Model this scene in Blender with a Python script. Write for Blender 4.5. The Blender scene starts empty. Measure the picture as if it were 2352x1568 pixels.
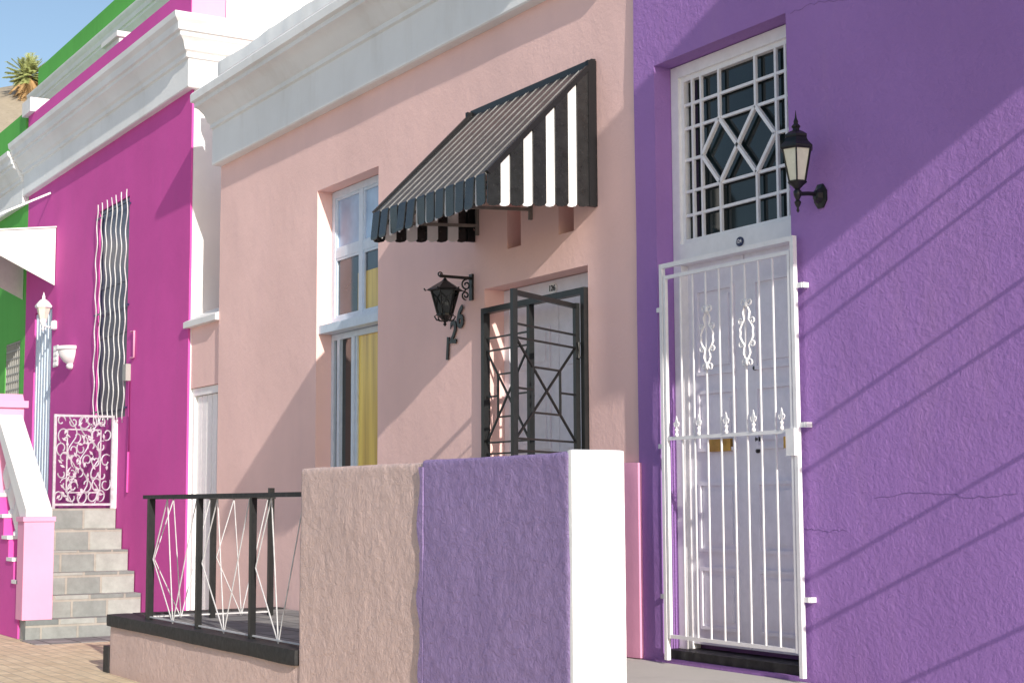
import bpy, bmesh, math, random
from mathutils import Vector, Matrix, noise
random.seed(4)
C = bpy.context.scene.collection
# ---------------------------------------------------------------- camera maths
W, H, F = 2352.0, 1568.0, 3600.0
EYE = Vector((0, -5.5, 1.41))
al = math.radians(31.28); pt = math.atan(370/3600.0); ro = 0.005
Fw = Vector((-math.cos(al)*math.cos(pt), math.sin(al)*math.cos(pt), math.sin(pt)))
R0 = Vector((math.sin(al), math.cos(al), 0))
U0 = R0.cross(Fw)
Rc = R0*math.cos(ro) - U0*math.sin(ro)
Uc = U0*math.cos(ro) + R0*math.sin(ro)
def ray(px, py): return Fw + Rc*((px-W/2)/F) + Uc*((H/2-py)/F)
def PY(px, py, y=0.0):
    d = ray(px, py); return EYE + d*((y-EYE.y)/d.y)
def PX(px, py, x):
    d = ray(px, py); return EYE + d*((x-EYE.x)/d.x)
# ---------------------------------------------------------------- mesh helpers
def box(bm, x0, x1, y0, y1, z0, z1, mi=0):
    if x0 > x1: x0, x1 = x1, x0
    if y0 > y1: y0, y1 = y1, y0
    if z0 > z1: z0, z1 = z1, z0
    v = [bm.verts.new(p) for p in ((x0,y0,z0),(x1,y0,z0),(x1,y1,z0),(x0,y1,z0),(x0,y0,z1),(x1,y0,z1),(x1,y1,z1),(x0,y1,z1))]
    for f in ((3,2,1,0),(4,5,6,7),(0,1,5,4),(1,2,6,5),(2,3,7,6),(3,0,4,7)):
        bm.faces.new([v[i] for i in f]).material_index = mi
def frame_axes(d):
    d = d.normalized()
    u = Vector((0,0,1)) if abs(d.z) < .9 else Vector((0,1,0))
    a = d.cross(u).normalized(); b = a.cross(d).normalized()
    return a, b
def bar(bm, p, q, w, h=None, mi=0):
    p = Vector(p); q = Vector(q); h = h or w
    a, b = frame_axes(q-p); a = a*w/2; b = b*h/2
    v = [bm.verts.new(x) for x in (p-a-b,p+a-b,p+a+b,p-a+b,q-a-b,q+a-b,q+a+b,q-a+b)]
    for f in ((3,2,1,0),(4,5,6,7),(0,1,5,4),(1,2,6,5),(2,3,7,6),(3,0,4,7)):
        bm.faces.new([v[i] for i in f]).material_index = mi
def tube(bm, pts, r, n=8, mi=0, taper=None):
    pts = [Vector(p) for p in pts]; rings = []; pa = None
    for i, p in enumerate(pts):
        d = (pts[min(i+1,len(pts)-1)] - pts[max(i-1,0)])
        if d.length < 1e-7: d = Vector((0,0,1))
        d.normalize()
        if pa is None: a, b = frame_axes(d)
        else:
            a = (pa - d*pa.dot(d))
            a = a.normalized() if a.length > 1e-5 else frame_axes(d)[0]
            b = d.cross(a)
        pa = a
        rr = r if taper is None else r*taper(i/(len(pts)-1))
        rings.append([bm.verts.new(p + a*math.cos(2*math.pi*k/n)*rr + b*math.sin(2*math.pi*k/n)*rr) for k in range(n)])
    for i in range(len(rings)-1):
        for k in range(n):
            bm.faces.new((rings[i][k], rings[i][(k+1)%n], rings[i+1][(k+1)%n], rings[i+1][k])).material_index = mi
    bm.faces.new(rings[0][::-1]).material_index = mi; bm.faces.new(rings[-1]).material_index = mi
def lathe(bm, c, prof, n=16, rot=0, mi=0, half=False):
    c = Vector(c); rings = []
    for r, z in prof:
        r = max(r, .0008)
        if half: rings.append([bm.verts.new(c+Vector((math.cos(math.pi+math.pi*k/(n-1))*r, math.sin(math.pi+math.pi*k/(n-1))*r, z))) for k in range(n)])
        else: rings.append([bm.verts.new(c+Vector((math.cos(rot+2*math.pi*k/n)*r, math.sin(rot+2*math.pi*k/n)*r, z))) for k in range(n)])
    m = n-1 if half else n
    for i in range(len(rings)-1):
        for k in range(m):
            bm.faces.new((rings[i][k], rings[i][(k+1)%n], rings[i+1][(k+1)%n], rings[i+1][k])).material_index = mi
    bm.faces.new(rings[0][::-1]).material_index = mi; bm.faces.new(rings[-1]).material_index = mi
def prism(bm, poly, ax, d0, d1, mi=0):
    def mk(p, d):
        if ax == 'x': return (d, p[0], p[1])
        if ax == 'y': return (p[0], d, p[1])
        return (p[0], p[1], d)
    a = [bm.verts.new(mk(p, d0)) for p in poly]; b = [bm.verts.new(mk(p, d1)) for p in poly]
    bm.faces.new(a).material_index = mi; bm.faces.new(b[::-1]).material_index = mi
    n = len(poly)
    for i in range(n): bm.faces.new((a[i], b[i], b[(i+1)%n], a[(i+1)%n])).material_index = mi
def obj(name, bm, mats, parent=None, smooth=None, bevel=0, label=None):
    if bevel:
        es = [e for e in bm.edges if len(e.link_faces) == 2 and e.calc_face_angle(0) > .7]
        bmesh.ops.bevel(bm, geom=es, offset=bevel, segments=2, affect='EDGES', clamp_overlap=True)
    bmesh.ops.recalc_face_normals(bm, faces=bm.faces[:])
    me = bpy.data.meshes.new(name); bm.to_mesh(me); bm.free()
    for m in (mats if isinstance(mats, (list, tuple)) else [mats]): me.materials.append(m)
    if smooth:
        me.shade_smooth(); me.set_sharp_from_angle(angle=math.radians(smooth))
    o = bpy.data.objects.new(name, me); C.objects.link(o)
    if parent is not None:
        o.parent = parent
        if parent.type == 'EMPTY': o.matrix_parent_inverse = Matrix.Translation(-parent.location)
    if label: o['label'] = label
    return o
def tag(o, label, cat, group=None):
    o['label'] = label; o['category'] = cat
    if group: o['group'] = group
    return o
def thing(name, label, cat, loc, group=None):
    o = bpy.data.objects.new(name, None); C.objects.link(o); o.location = loc
    return tag(o, label, cat, group)
def struct(name, bm, m, smooth=None):
    o = obj(name, bm, m, None, smooth); o['kind'] = 'structure'; return o
B = bmesh.new
# ---------------------------------------------------------------- materials
def nt(name):
    m = bpy.data.materials.new(name); m.use_nodes = True
    t = m.node_tree; b = t.nodes['Principled BSDF']; return m, t, b
def N(t, typ, **k):
    n = t.nodes.new(typ)
    for a, v in k.items(): setattr(n, a, v)
    return n
def coords(t, scale=(1,1,1)):
    tc = N(t, 'ShaderNodeTexCoord'); mp = N(t, 'ShaderNodeMapping'); mp.inputs['Scale'].default_value = scale
    t.links.new(tc.outputs['Object'], mp.inputs['Vector']); return mp.outputs['Vector']
def noise_n(t, vec, s, d=4, r=.55, dist=0):
    n = N(t, 'ShaderNodeTexNoise'); n.inputs['Scale'].default_value = s; n.inputs['Detail'].default_value = d; n.inputs['Roughness'].default_value = r
    n.inputs['Distortion'].default_value = dist
    t.links.new(vec, n.inputs['Vector']); return n.outputs['Fac']
def ramp(t, fac, a, b, c0, c1):
    r = N(t, 'ShaderNodeValToRGB'); r.color_ramp.elements[0].position = a; r.color_ramp.elements[1].position = b
    r.color_ramp.elements[0].color = (*c0, 1); r.color_ramp.elements[1].color = (*c1, 1)
    t.links.new(fac, r.inputs['Fac']); return r.outputs['Color']
def mix(t, fac, a, b, mode='MIX'):
    m = N(t, 'ShaderNodeMix', data_type='RGBA', blend_type=mode)
    if isinstance(fac, float): m.inputs[0].default_value = fac
    else: t.links.new(fac, m.inputs[0])
    for v, i in ((a, 6), (b, 7)):
        if isinstance(v, tuple): m.inputs[i].default_value = (*v, 1)
        else: t.links.new(v, m.inputs[i])
    return m.outputs[2]
def bump(t, b, fac, strength, dist, prev=None):
    n = N(t, 'ShaderNodeBump'); n.inputs['Strength'].default_value = strength; n.inputs['Distance'].default_value = dist
    t.links.new(fac, n.inputs['Height'])
    if prev is not None: t.links.new(prev, n.inputs['Normal'])
    t.links.new(n.outputs['Normal'], b.inputs['Normal']); return n.outputs['Normal']
def sc(c, k): return tuple(min(1, x*k) for x in c)
def plaster(name, c, stain=.25, fine=.5, lump=.5, rough=.85, patch=None, stain_c=None, pth=.66, grit=0):
    m, t, b = nt(name)
    v = coords(t); vs = coords(t, (1, 1, .22))
    col = ramp(t, noise_n(t, v, .9, 5), .3, .72, sc(c, .92), sc(c, 1.06))
    col = mix(t, ramp(t, noise_n(t, vs, 3.2, 6, .65), .52, .8, (0,0,0), (stain,)*3), col, stain_c or sc(c, .55))
    col = mix(t, ramp(t, noise_n(t, v, 22, 4, .7), .62, .75, (0,0,0), (.22,)*3), col, sc(c, 1.2))
    col = mix(t, ramp(t, noise_n(t, v, 9, 8, .75), .68, .74, (0,0,0), (.3*stain/.25,)*3), col, sc(c, .72))
    if patch: col = mix(t, ramp(t, noise_n(t, v, 7, 6, .7), pth, pth+.015, (0,0,0), (.9,)*3), col, patch)
    t.links.new(col, b.inputs['Base Color']); b.inputs['Roughness'].default_value = rough
    b.inputs['Specular IOR Level'].default_value = .25
    p = bump(t, b, noise_n(t, v, 5, 6, .6), lump, .012)
    if grit:
        gr = ramp(t, noise_n(t, v, 17, 6, .7, .6), .35, .65, (0,0,0), (1,1,1))
        p = bump(t, b, gr, grit, .006, p)
    p = bump(t, b, noise_n(t, v, 45, 4, .6), fine, .0035, p)
    bump(t, b, noise_n(t, v, 170, 2), fine*.6, .0012, p)
    return m
def paint(name, c, rough=.4, var=.12, metal=0, bmp=.15, scale=14, spec=.5):
    m, t, b = nt(name); v = coords(t)
    col = ramp(t, noise_n(t, v, scale, 5, .65), .35, .7, sc(c, 1-var), sc(c, 1+var))
    t.links.new(col, b.inputs['Base Color']); b.inputs['Metallic'].default_value = metal
    b.inputs['Specular IOR Level'].default_value = spec
    rr = N(t, 'ShaderNodeMapRange'); rr.inputs['To Min'].default_value = rough*.75; rr.inputs['To Max'].default_value = min(1, rough*1.3)
    t.links.new(noise_n(t, v, 30, 3), rr.inputs['Value']); t.links.new(rr.outputs[0], b.inputs['Roughness'])
    bump(t, b, noise_n(t, v, 45, 3), bmp, .002)
    return m
def glass(name, c, rough=.06, folds=0):
    m, t, b = nt(name); v = coords(t)
    if folds:
        v2 = coords(t, (folds, folds, .5))
        t.links.new(ramp(t, noise_n(t, v2, 1, 3), .35, .65, sc(c, .55), sc(c, 1.15)), b.inputs['Base Color'])
    else: t.links.new(ramp(t, noise_n(t, v, 2.5, 3), .3, .7, sc(c, .6), sc(c, 1.3)), b.inputs['Base Color'])
    b.inputs['Roughness'].default_value = rough
    bump(t, b, noise_n(t, v, 1.7, 2), .05, .02); return m
def bricks(name, c1, c2, mortar, w, h, ms, plane='xy', rough=.8, off=.5):
    m, t, b = nt(name)
    tc = N(t, 'ShaderNodeTexCoord'); s = N(t, 'ShaderNodeSeparateXYZ'); t.links.new(tc.outputs['Object'], s.inputs[0])
    cb = N(t, 'ShaderNodeCombineXYZ')
    if plane == 'xy': t.links.new(s.outputs[0], cb.inputs[0]); t.links.new(s.outputs[1], cb.inputs[1])
    else:
        ad = N(t, 'ShaderNodeMath', operation='ADD'); t.links.new(s.outputs[0], ad.inputs[0]); t.links.new(s.outputs[2], ad.inputs[1])
        t.links.new(s.outputs[1], cb.inputs[0]); t.links.new(ad.outputs[0], cb.inputs[1])
    br = N(t, 'ShaderNodeTexBrick'); br.offset = off
    br.inputs['Scale'].default_value = 1; br.inputs['Brick Width'].default_value = w; br.inputs['Row Height'].default_value = h
    br.inputs['Mortar Size'].default_value = ms; br.inputs['Mortar Smooth'].default_value = .3
    br.inputs['Color1'].default_value = (*c1,1); br.inputs['Color2'].default_value = (*c2,1); br.inputs['Mortar'].default_value = (*mortar,1)
    t.links.new(cb.outputs[0], br.inputs['Vector'])
    v = coords(t)
    col = mix(t, .6, br.outputs['Color'], ramp(t, noise_n(t, v, 6, 6, .7), .3, .7, (.5,)*3, (1,1,1)), 'MULTIPLY')
    t.links.new(col, b.inputs['Base Color']); b.inputs['Roughness'].default_value = rough
    inv = N(t, 'ShaderNodeMath', operation='SUBTRACT'); inv.inputs[0].default_value = 1; t.links.new(br.outputs['Fac'], inv.inputs[1])
    p = bump(t, b, inv.outputs[0], .7, .006)
    bump(t, b, noise_n(t, v, 40, 4), .3, .004, p)
    return m
M = {}
PINK = (.93,.63,.59)
M['pink'] = plaster('pink_plaster', PINK, .2, .45, .4, stain_c=(.70,.46,.49), grit=.10)
M['pinkwall'] = plaster('pink_rough_plaster', (.68,.51,.47), .4, 1.0, .7, stain_c=(.43,.31,.29), grit=.85)
M['purple'] = plaster('purple_plaster', (.37,.20,.525), .35, 1.0, .55, stain_c=(.46,.27,.50), grit=.42)
M['purplewall'] = plaster('purple_rough_plaster', (.32,.235,.45), .5, 1.0, .8, stain_c=(.19,.13,.32), grit=1.0)
M['magenta'] = plaster('magenta_plaster', (.65,.095,.40), .3, .35, .35, stain_c=(.48,.11,.34), grit=.1)
M['palepink'] = plaster('pale_and_sunlit_pink', (.80,.37,.55), .15, .2, .2)  # pale pink paint; also sunlight painted on the parapet end and newel posts
M['white'] = plaster('white_plaster', (.80,.80,.80), .2, .3, .35, stain_c=(.58,.58,.56), grit=.15)
M['cornice'] = plaster('cornice_paint', (.86,.88,.89), .32, .3, .25, stain_c=(.56,.54,.50), grit=.1)
M['green'] = plaster('green_plaster', (.12,.46,.09), .3, .3, .4)
M['greyw'] = plaster('grey_plaster', (.4,.4,.38), .3, .3, .4)
M['black'] = paint('black_paint', (.010,.011,.012), .38)
M['slatb'] = paint('black_slat_paint', (.018,.019,.02), .25, .3, bmp=.3)
M['slatedge'] = paint('worn_slat_edge', (.22,.22,.22), .35, .3)
M['blackrough'] = paint('black_kerb_paint', (.018,.018,.02), .6, .4, bmp=.8)
M['wpaint'] = paint('white_gloss_paint', (.88,.87,.88), .35, .05)
M['rod'] = paint('white_rod_paint', (.60,.60,.62), .4, .15)
M['silver'] = paint('silver_paint', (.62,.61,.66), .3, .2, metal=.4)
M['wdoor'] = paint('white_door_paint', (.86,.83,.90), .4, .05)
M['walum'] = paint('window_frame_paint', (.64,.74,.86), .35, .06)
M['whites'] = paint('white_slat_paint', (.82,.82,.82), .35, .04)
M['brass'] = paint('brass', (.5,.3,.09), .3, .2, metal=.9)
M['navy'] = paint('navy_enamel', (.012,.02,.08), .3)
M['glassd'] = glass('dark_glass', (.012,.02,.022))
M['glassb'] = glass('pale_blind_glass', (.42,.58,.88), .3)
M['glassy'] = glass('yellow_curtain_and_reflection', (.98,.62,.12), .2, folds=9)  # curtain behind the sliding window; painted reflection in the upper window
M['glassm'] = glass('blue_grey_glass', (.04,.06,.09), .1)
M['frost'] = paint('frosted_lamp_glass', (.72,.72,.60), .25, .08)
M['fascia'] = plaster('flashing_paint', (.012,.012,.014), .0, .2, .2, .4, patch=(.75,.42,.40), pth=.66)
M['under'] = paint('awning_underside', (.22,.2,.18), .6)
M['slate'] = bricks('slate_tiles', (.17,.195,.20), (.42,.44,.42), (.40,.38,.34), .38, .2283, .014, 'yz')
M['floor'] = bricks('terrace_tiles', (.20,.20,.21), (.34,.33,.32), (.12,.12,.12), .3, .3, .012, 'xy')
M['concrete'] = plaster('pale_concrete', (.55,.52,.48), .3, .4, .3)
M['brickpave'] = bricks('brick_paving', (.74,.58,.38), (.86,.70,.48), (.58,.48,.36), .22, .11, .007, 'xy')
M['road'] = plaster('pale_bounce_road', (.48,.45,.41), .25, .9, .3)  # unseen road, lightened so it bounces light onto the facades
M['kerb'] = plaster('kerb_stone', (.35,.34,.32), .3, .5, .3)
M['canopy'] = paint('canopy_sheet', (.72,.76,.72), .3, .04)
M['hill'] = plaster('dry_hillside', (.40,.34,.26), .6, .5, .9, stain_c=(.2,.18,.1))
M['leaf'] = paint('palm_leaf', (.28,.32,.11), .6, .35, scale=.6)
M['deadleaf'] = paint('dry_palm_leaf', (.42,.27,.12), .7, .3, scale=.6)
M['bark'] = paint('palm_bark', (.2,.14,.09), .9, .3, bmp=.8)
M['crack'] = paint('crack_shadow', (.25,.14,.37), .9, .15)
# ---------------------------------------------------------------- walls
def nz(x, z, amp, s=0):
    return amp*(noise.noise(Vector((x*.9+s, z*.9, s)))*.7 + noise.noise(Vector((x*3.1, z*3.1, s+5)))*.35)
def facade(x0, x1, z0, z1, y, ops, depth=.35, amp=.005, step=.13, seed=0):
    bm = B()
    def lin(a, b, ext):
        n = max(1, int(round((b-a)/step))); s = [a+(b-a)*i/n for i in range(n+1)]
        s = [q for q in s if all(abs(q-e) > step*.35 for e in ext)] + list(ext)
        return sorted(set([a, b] + [q for q in s if a <= q <= b]))
    xs = lin(x0, x1, [v for o in ops for v in o[:2]]); zs = lin(z0, z1, [v for o in ops for v in o[2:4]])
    vf = {}
    def V(i, j, yy=None):
        k = (i, j, yy)
        if k not in vf:
            vf[k] = bm.verts.new((xs[i], (y + nz(xs[i], zs[j], amp, seed)) if yy is None else yy, zs[j]))
        return vf[k]
    def inside(i, j):
        cx = (xs[i]+xs[i+1])/2; cz = (zs[j]+zs[j+1])/2
        for o in ops:
            if o[0] < cx < o[1] and o[2] < cz < o[3]: return o
        return None
    nx, nzc = len(xs)-1, len(zs)-1
    for i in range(nx):
        for j in range(nzc):
            o = inside(i, j)
            if o is None: bm.faces.new((V(i,j), V(i+1,j), V(i+1,j+1), V(i,j+1)))
            else: bm.faces.new((V(i,j,y+o[4]), V(i+1,j,y+o[4]), V(i+1,j+1,y+o[4]), V(i,j+1,y+o[4])))
    for i in range(nx):
        for j in range(nzc):
            o = inside(i, j)
            if o is None: continue
            yy = y+o[4]
            if i == 0 or inside(i-1, j) is not o: bm.faces.new((V(i,j), V(i,j+1), V(i,j+1,yy), V(i,j,yy)))
            if i == nx-1 or inside(i+1, j) is not o: bm.faces.new((V(i+1,j), V(i+1,j,yy), V(i+1,j+1,yy), V(i+1,j+1)))
            if j == 0 or inside(i, j-1) is not o: bm.faces.new((V(i,j), V(i,j,yy), V(i+1,j,yy), V(i+1,j)))
            if j == nzc-1 or inside(i, j+1) is not o: bm.faces.new((V(i,j+1), V(i+1,j+1), V(i+1,j+1,yy), V(i,j+1,yy)))
    yb = y+depth
    for j in range(nzc):
        bm.faces.new((V(0,j), V(0,j,yb), V(0,j+1,yb), V(0,j+1))); bm.faces.new((V(nx,j), V(nx,j+1), V(nx,j+1,yb), V(nx,j,yb)))
    for i in range(nx):
        bm.faces.new((V(i,nzc), V(i+1,nzc), V(i+1,nzc,yb), V(i,nzc,yb)))
    es = [e for e in bm.edges if len(e.link_faces) == 2 and e.calc_face_angle(0) > 1.0]
    bmesh.ops.recalc_face_normals(bm, faces=bm.faces[:])
    bmesh.ops.bevel(bm, geom=es, offset=.014, segments=2, affect='EDGES')
    return bm
def rough_box(x0, x1, y0, y1, z0, z1, step=.035, r=.02, amp=.006, seed=0):
    bm = B(); vs = {}
    def n_(a, b): return max(1, int(round((b-a)/step)))
    nx, ny, nzz = n_(x0,x1), n_(y0,y1), n_(z0,z1)
    lo = Vector((x0+r,y0+r,z0+r)); hi = Vector((x1-r,y1-r,z1-r))
    def V(i, j, k):
        if (i,j,k) not in vs:
            p = Vector((x0+(x1-x0)*i/nx, y0+(y1-y0)*j/ny, z0+(z1-z0)*k/nzz))
            c = Vector([min(max(p[a], lo[a]), hi[a]) for a in range(3)]); d = p-c
            if d.length > 0:
                d.normalize(); p = c + d*r
                q = p*1.6 + Vector((seed,0,0))
                q2 = p*4.1+Vector((0,seed,0)); q3 = p*13
                p = p + d*amp*(noise.noise(q) + .35*noise.noise(q2) + .28*noise.noise(q3))
            vs[(i,j,k)] = bm.verts.new(p)
        return vs[(i,j,k)]
    for i in range(nx):
        for j in range(ny):
            bm.faces.new((V(i,j,0),V(i,j+1,0),V(i+1,j+1,0),V(i+1,j,0))); bm.faces.new((V(i,j,nzz),V(i+1,j,nzz),V(i+1,j+1,nzz),V(i,j+1,nzz)))
        for k in range(nzz):
            bm.faces.new((V(i,0,k),V(i+1,0,k),V(i+1,0,k+1),V(i,0,k+1))); bm.faces.new((V(i,ny,k),V(i,ny,k+1),V(i+1,ny,k+1),V(i+1,ny,k)))
    for j in range(ny):
        for k in range(nzz):
            bm.faces.new((V(0,j,k),V(0,j,k+1),V(0,j+1,k+1),V(0,j+1,k))); bm.faces.new((V(nx,j,k),V(nx,j+1,k),V(nx,j+1,k+1),V(nx,j,k+1)))
    return bm
def sweep(bm, path, prof, step=.25, amp=.003):
    pts = []
    for a, b in zip(path[:-1], path[1:]):
        L = math.hypot(b[0]-a[0], b[1]-a[1]); n = max(1, int(L/step))
        for i in range(n):
            f = i/n
            pts.append((a[0]+(b[0]-a[0])*f, a[1]+(b[1]-a[1])*f, a[2:4] if i == 0 else (a[4], a[5])))
    pts.append((path[-1][0], path[-1][1], path[-1][2:4]))
    rings = []
    for k, (x, y, o) in enumerate(pts):
        rings.append([bm.verts.new((x+o[0]*p[0], y+o[1]*p[0]+nz(x, p[1], amp, 9), p[1]+nz(x*1.3, p[1], amp, 3))) for p in prof])
    for a, b in zip(rings[:-1], rings[1:]):
        for i in range(len(prof)-1): bm.faces.new((a[i], b[i], b[i+1], a[i+1]))
    bm.faces.new(rings[0]); bm.faces.new(rings[-1][::-1])
def zz(px, py, y): return PY(px, py, y).z
# ================================================================ SETTING
bm = B(); box(bm, -900, 300, -600, 300, -.3, 0); struct('ground', bm, M['road'])
bm = B(); box(bm, -60, 12, -3.4, 1, .004, .024); struct('sidewalk', bm, M['brickpave'])
bm = B()
for i in range(70): box(bm, -60+i*1.0, -60+i*1.0+.985, -3.56, -3.41, .0, .03+.002*(i%3))
struct('kerb', bm, M['kerb'])
bm = B(); nx, ny = 60, 50; g = []
for i in range(nx+1):
    row = []
    for j in range(ny+1):
        x = -60-260*i/nx; y = -60+240*j/ny
        h = 49*max(0, min(1, (-x-60)/95))**1.1*max(0, min(1, 1-abs(y-60)/130))**.5
        h += 3.0*noise.noise(Vector((x*.03, y*.03, 0)))*min(1,h/10) + 1.2*noise.noise(Vector((x*.12, y*.12, 3)))*min(1,h/10)
        row.append(bm.verts.new((x, y, h-.3)))
    g.append(row)
for i in range(nx):
    for j in range(ny): bm.faces.new((g[i][j], g[i+1][j], g[i+1][j+1], g[i][j+1]))
struct('hill', bm, M['hill'], 60)
# ================================================================ PINK HOUSE
xL = PY(505,600).x; xR = PY(1466,500).x; TZ = .50
wx0, wx1 = PY(727,700).x, PY(868,700).x; wzt = PY(727,440).z; wzb = 1.3
dx0, dx1 = PY(1113,800).x, PY(1352,800).x; dzt = PY(1113,664).z
house = thing('row_house', 'salmon pink house with white cornice between the magenta house and the purple house', 'house', (xL,0,0))
s1 = (PY(1165,520).x, PY(1196,520).x, PY(1180,568).z, PY(1180,440).z, .16)
s2 = (PY(1283,500).x, PY(1318,500).x, PY(1300,535).z, PY(1300,420).z, .16)
bm = facade(xL, xR, .02, 5.66, 0, [(wx0,wx1,wzb,wzt,.3), (dx0,dx1,TZ+.02,dzt,.32), s1, s2], depth=.4, seed=1)
obj('wall', bm, M['pink'], house, 40)
bm = B(); box(bm, xL+.01, xR-.01, .4, 8, 0, 5.0); obj('rear_wall', bm, M['pink'], house)
zb = PY(508,383).z
bm = B()
prof = [(-.02,zb),(.085,zb),(.095,zb+.01),(.095,zb+.36),(.12,zb+.37),(.12,zb+.41),(.15,zb+.43),(.19,zb+.5),(.25,zb+.55),(.29,zb+.56),(.29,zb+.60),(.33,zb+.61),(.335,zb+.68),(.32,zb+.70),(.02,zb+.76)]
sweep(bm, [(xL,0,0,-1,0,-1),(xR-.02,0,0,-1)], prof)
obj('cornice', bm, M['cornice'], house, 35)
bm = rough_box(xL-.02, xR-.03, -.05, .34, 5.665, 5.80, .07, .02, .02, 31); obj('parapet_coping', bm, M['cornice'], house, 60)
wf = .17
bm = B()
x0, x1 = wx0+.005, wx1-.005
ztop = wzt-.005; zm0 = zz(775,748,wf); zt1 = zz(770,588,wf)
for (a, b) in ((x0, x0+.06), (x1-.06, x1)): box(bm, a, b, .14, .2, zm0, ztop)
box(bm, x0+.06, x1-.06, .14, .2, ztop-.06, ztop); box(bm, x0+.06, x1-.06, .14, .2, zm0, zm0+.06)
xm = (x0+x1)/2-.02
box(bm, xm-.035, xm+.035, .142, .198, zm0+.06, ztop-.06)
for (a, b) in ((x0+.06, xm-.035), (xm+.035, x1-.06)):
    box(bm, a, b, .145, .19, zt1-.035, zt1+.035)
    for (c, d) in ((zt1+.035, ztop-.06), (zm0+.06, zt1-.035)):
        for q in (0, 1):
            box(bm, a+q*(b-a-.022), a+q*(b-a-.022)+.022, .15, .185, c, d)
        box(bm, a+.022, b-.022, .15, .185, c, c+.022); box(bm, a+.022, b-.022, .15, .185, d-.022, d)
win = obj('window', bm, M['walum'], house, bevel=.004)
bm = B(); box(bm, x0-.03, x1-.002, .02, .2, zm0-.075, zm0-.004); obj('sill', bm, M['walum'], win, bevel=.008)
zy = zm0+.06+(zt1-zm0-.06)*.62
for (a, b, c, d, mt) in ((x0+.06, xm-.03, zt1, ztop-.06, 'glassb'), (xm+.03, x1-.06, zt1, ztop-.06, 'glassb'), (x0+.06, xm-.10, zm0+.06, zt1, 'glassm'), (xm-.098, xm-.03, zm0+.06, zy, 'glassy'), (xm-.098, xm-.03, zy+.001, zt1, 'glassm'), (xm+.03, x1-.06, zm0+.06, zy, 'glassy'), (xm+.03, x1-.06, zy+.001, zt1, 'glassm')):  # the yellow areas here are a reflection painted into the glass
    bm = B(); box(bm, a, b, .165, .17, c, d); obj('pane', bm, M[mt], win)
bm = B(); zt = zm0-.08
xa = x0+.0; mids = [PY(785,900,.17).x, PY(818,900,.17).x]
box(bm, xa, xa+.05, .14, .2, wzb, zt); box(bm, x1-.05, x1, .14, .2, wzb, zt); box(bm, xa+.05, x1-.05, .14, .2, zt-.05, zt); box(bm, xa+.05, x1-.05, .14, .2, wzb, wzb+.06)
for q in mids: box(bm, q-.025, q+.025, .135, .195, wzb+.06, zt-.05)
box(bm, mids[1]+.03, mids[1]+.06, .15, .19, wzb+.06, zt-.05)
win2 = obj('sliding_window', bm, M['walum'], house, bevel=.004)
bm = B(); box(bm, xa+.05, mids[1], .165, .17, wzb+.06, zt-.05); obj('pane', bm, M['glassd'], win2)
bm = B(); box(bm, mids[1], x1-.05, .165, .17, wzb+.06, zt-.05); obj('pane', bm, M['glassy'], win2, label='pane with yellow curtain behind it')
bm = B()
zd = dzt-.1
box(bm, dx0, dx1, .16, .24, zd-.02, dzt-.005); box(bm, dx0, dx0+.07, .16, .24, TZ+.02, zd-.02); box(bm, dx1-.07, dx1, .16, .24, TZ+.02, zd-.02)
obj('door_frame', bm, M['wdoor'], house, bevel=.006)
a, b = dx0+.07, dx1-.07; mid = (a+b)/2
for (p, q) in ((a, mid-.003), (mid+.003, b)):
    bm = B(); box(bm, p, q, .2, .24, TZ+.03, zd-.02)
    for (u, w_) in ((.15,.6), (.72,1.15), (1.27,1.72), (1.82,2.1)):
        if TZ+w_ > zd-.08: w_ = zd-.1-TZ
        box(bm, p+.1, q-.1, .188, .199, TZ+u, TZ+w_); box(bm, p+.14, q-.14, .18, .187, TZ+u+.04, TZ+w_-.04)
    dr = obj('door', bm, M['wdoor'], house, bevel=.004)
bm = B(); lathe(bm, (mid+.1,.15,1.55), [(.025,-.03),(.03,0),(.02,.03)], 12); bar(bm, (mid+.1,.16,1.42),(mid+.1,.2,1.42),.05,.12); bar(bm, (mid+.1,.16,1.5),(mid+.1,.16,1.55),.02)
obj('lock', bm, M['brass'], dr)
def text_bm(s, size, extr=.004, off=0):
    cu = bpy.data.curves.new('t', 'FONT'); cu.body = s; cu.size = size; cu.extrude = extr; cu.offset = off; cu.align_x = 'CENTER'; cu.align_y = 'CENTER'
    o = bpy.data.objects.new('t', cu); C.objects.link(o); bpy.context.view_layer.update()
    dg = bpy.context.evaluated_depsgraph_get(); me = bpy.data.meshes.new_from_object(o.evaluated_get(dg))
    bm = B(); bm.from_mesh(me); bpy.data.objects.remove(o); bpy.data.meshes.remove(me); return bm
def place_text(bm, loc, rot=0, sx=1):
    for v in bm.verts:
        x, y, z = v.co.x*sx, v.co.y, v.co.z
        x, y = x*math.cos(rot)-y*math.sin(rot), x*math.sin(rot)+y*math.cos(rot)
        v.co = Vector((loc[0]+x, loc[1]-z, loc[2]+y))
    return bm
p = PY(1270,658,.155)
bm = B(); lathe(bm, (0,0,0), [(.045,0),(.045,.008)], 24)
for v in bm.verts: v.co = Vector((p.x+v.co.x*1.15, .158-v.co.z, dzt-.062+v.co.y*.85))
pl = obj('number_plate', bm, M['wpaint'], house)
obj('numerals', place_text(text_bm('126', .055, .002), (p.x, .147, dzt-.062)), M['black'], pl)
for k, (ch, px, py) in enumerate((('1',1029,803), ('2',1042,765), ('6',1058,730))):
    p = PY(px, py, -.012)
    o = obj('house_numeral', place_text(text_bm(ch, .225, .004, .006), (p.x, -.014, p.z), -.1, .9), M['black'], None)
    tag(o, 'black metal numeral %s on the pink wall below the hanging black lantern' % ch, 'house number', 'numerals 126 on the pink wall')
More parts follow.
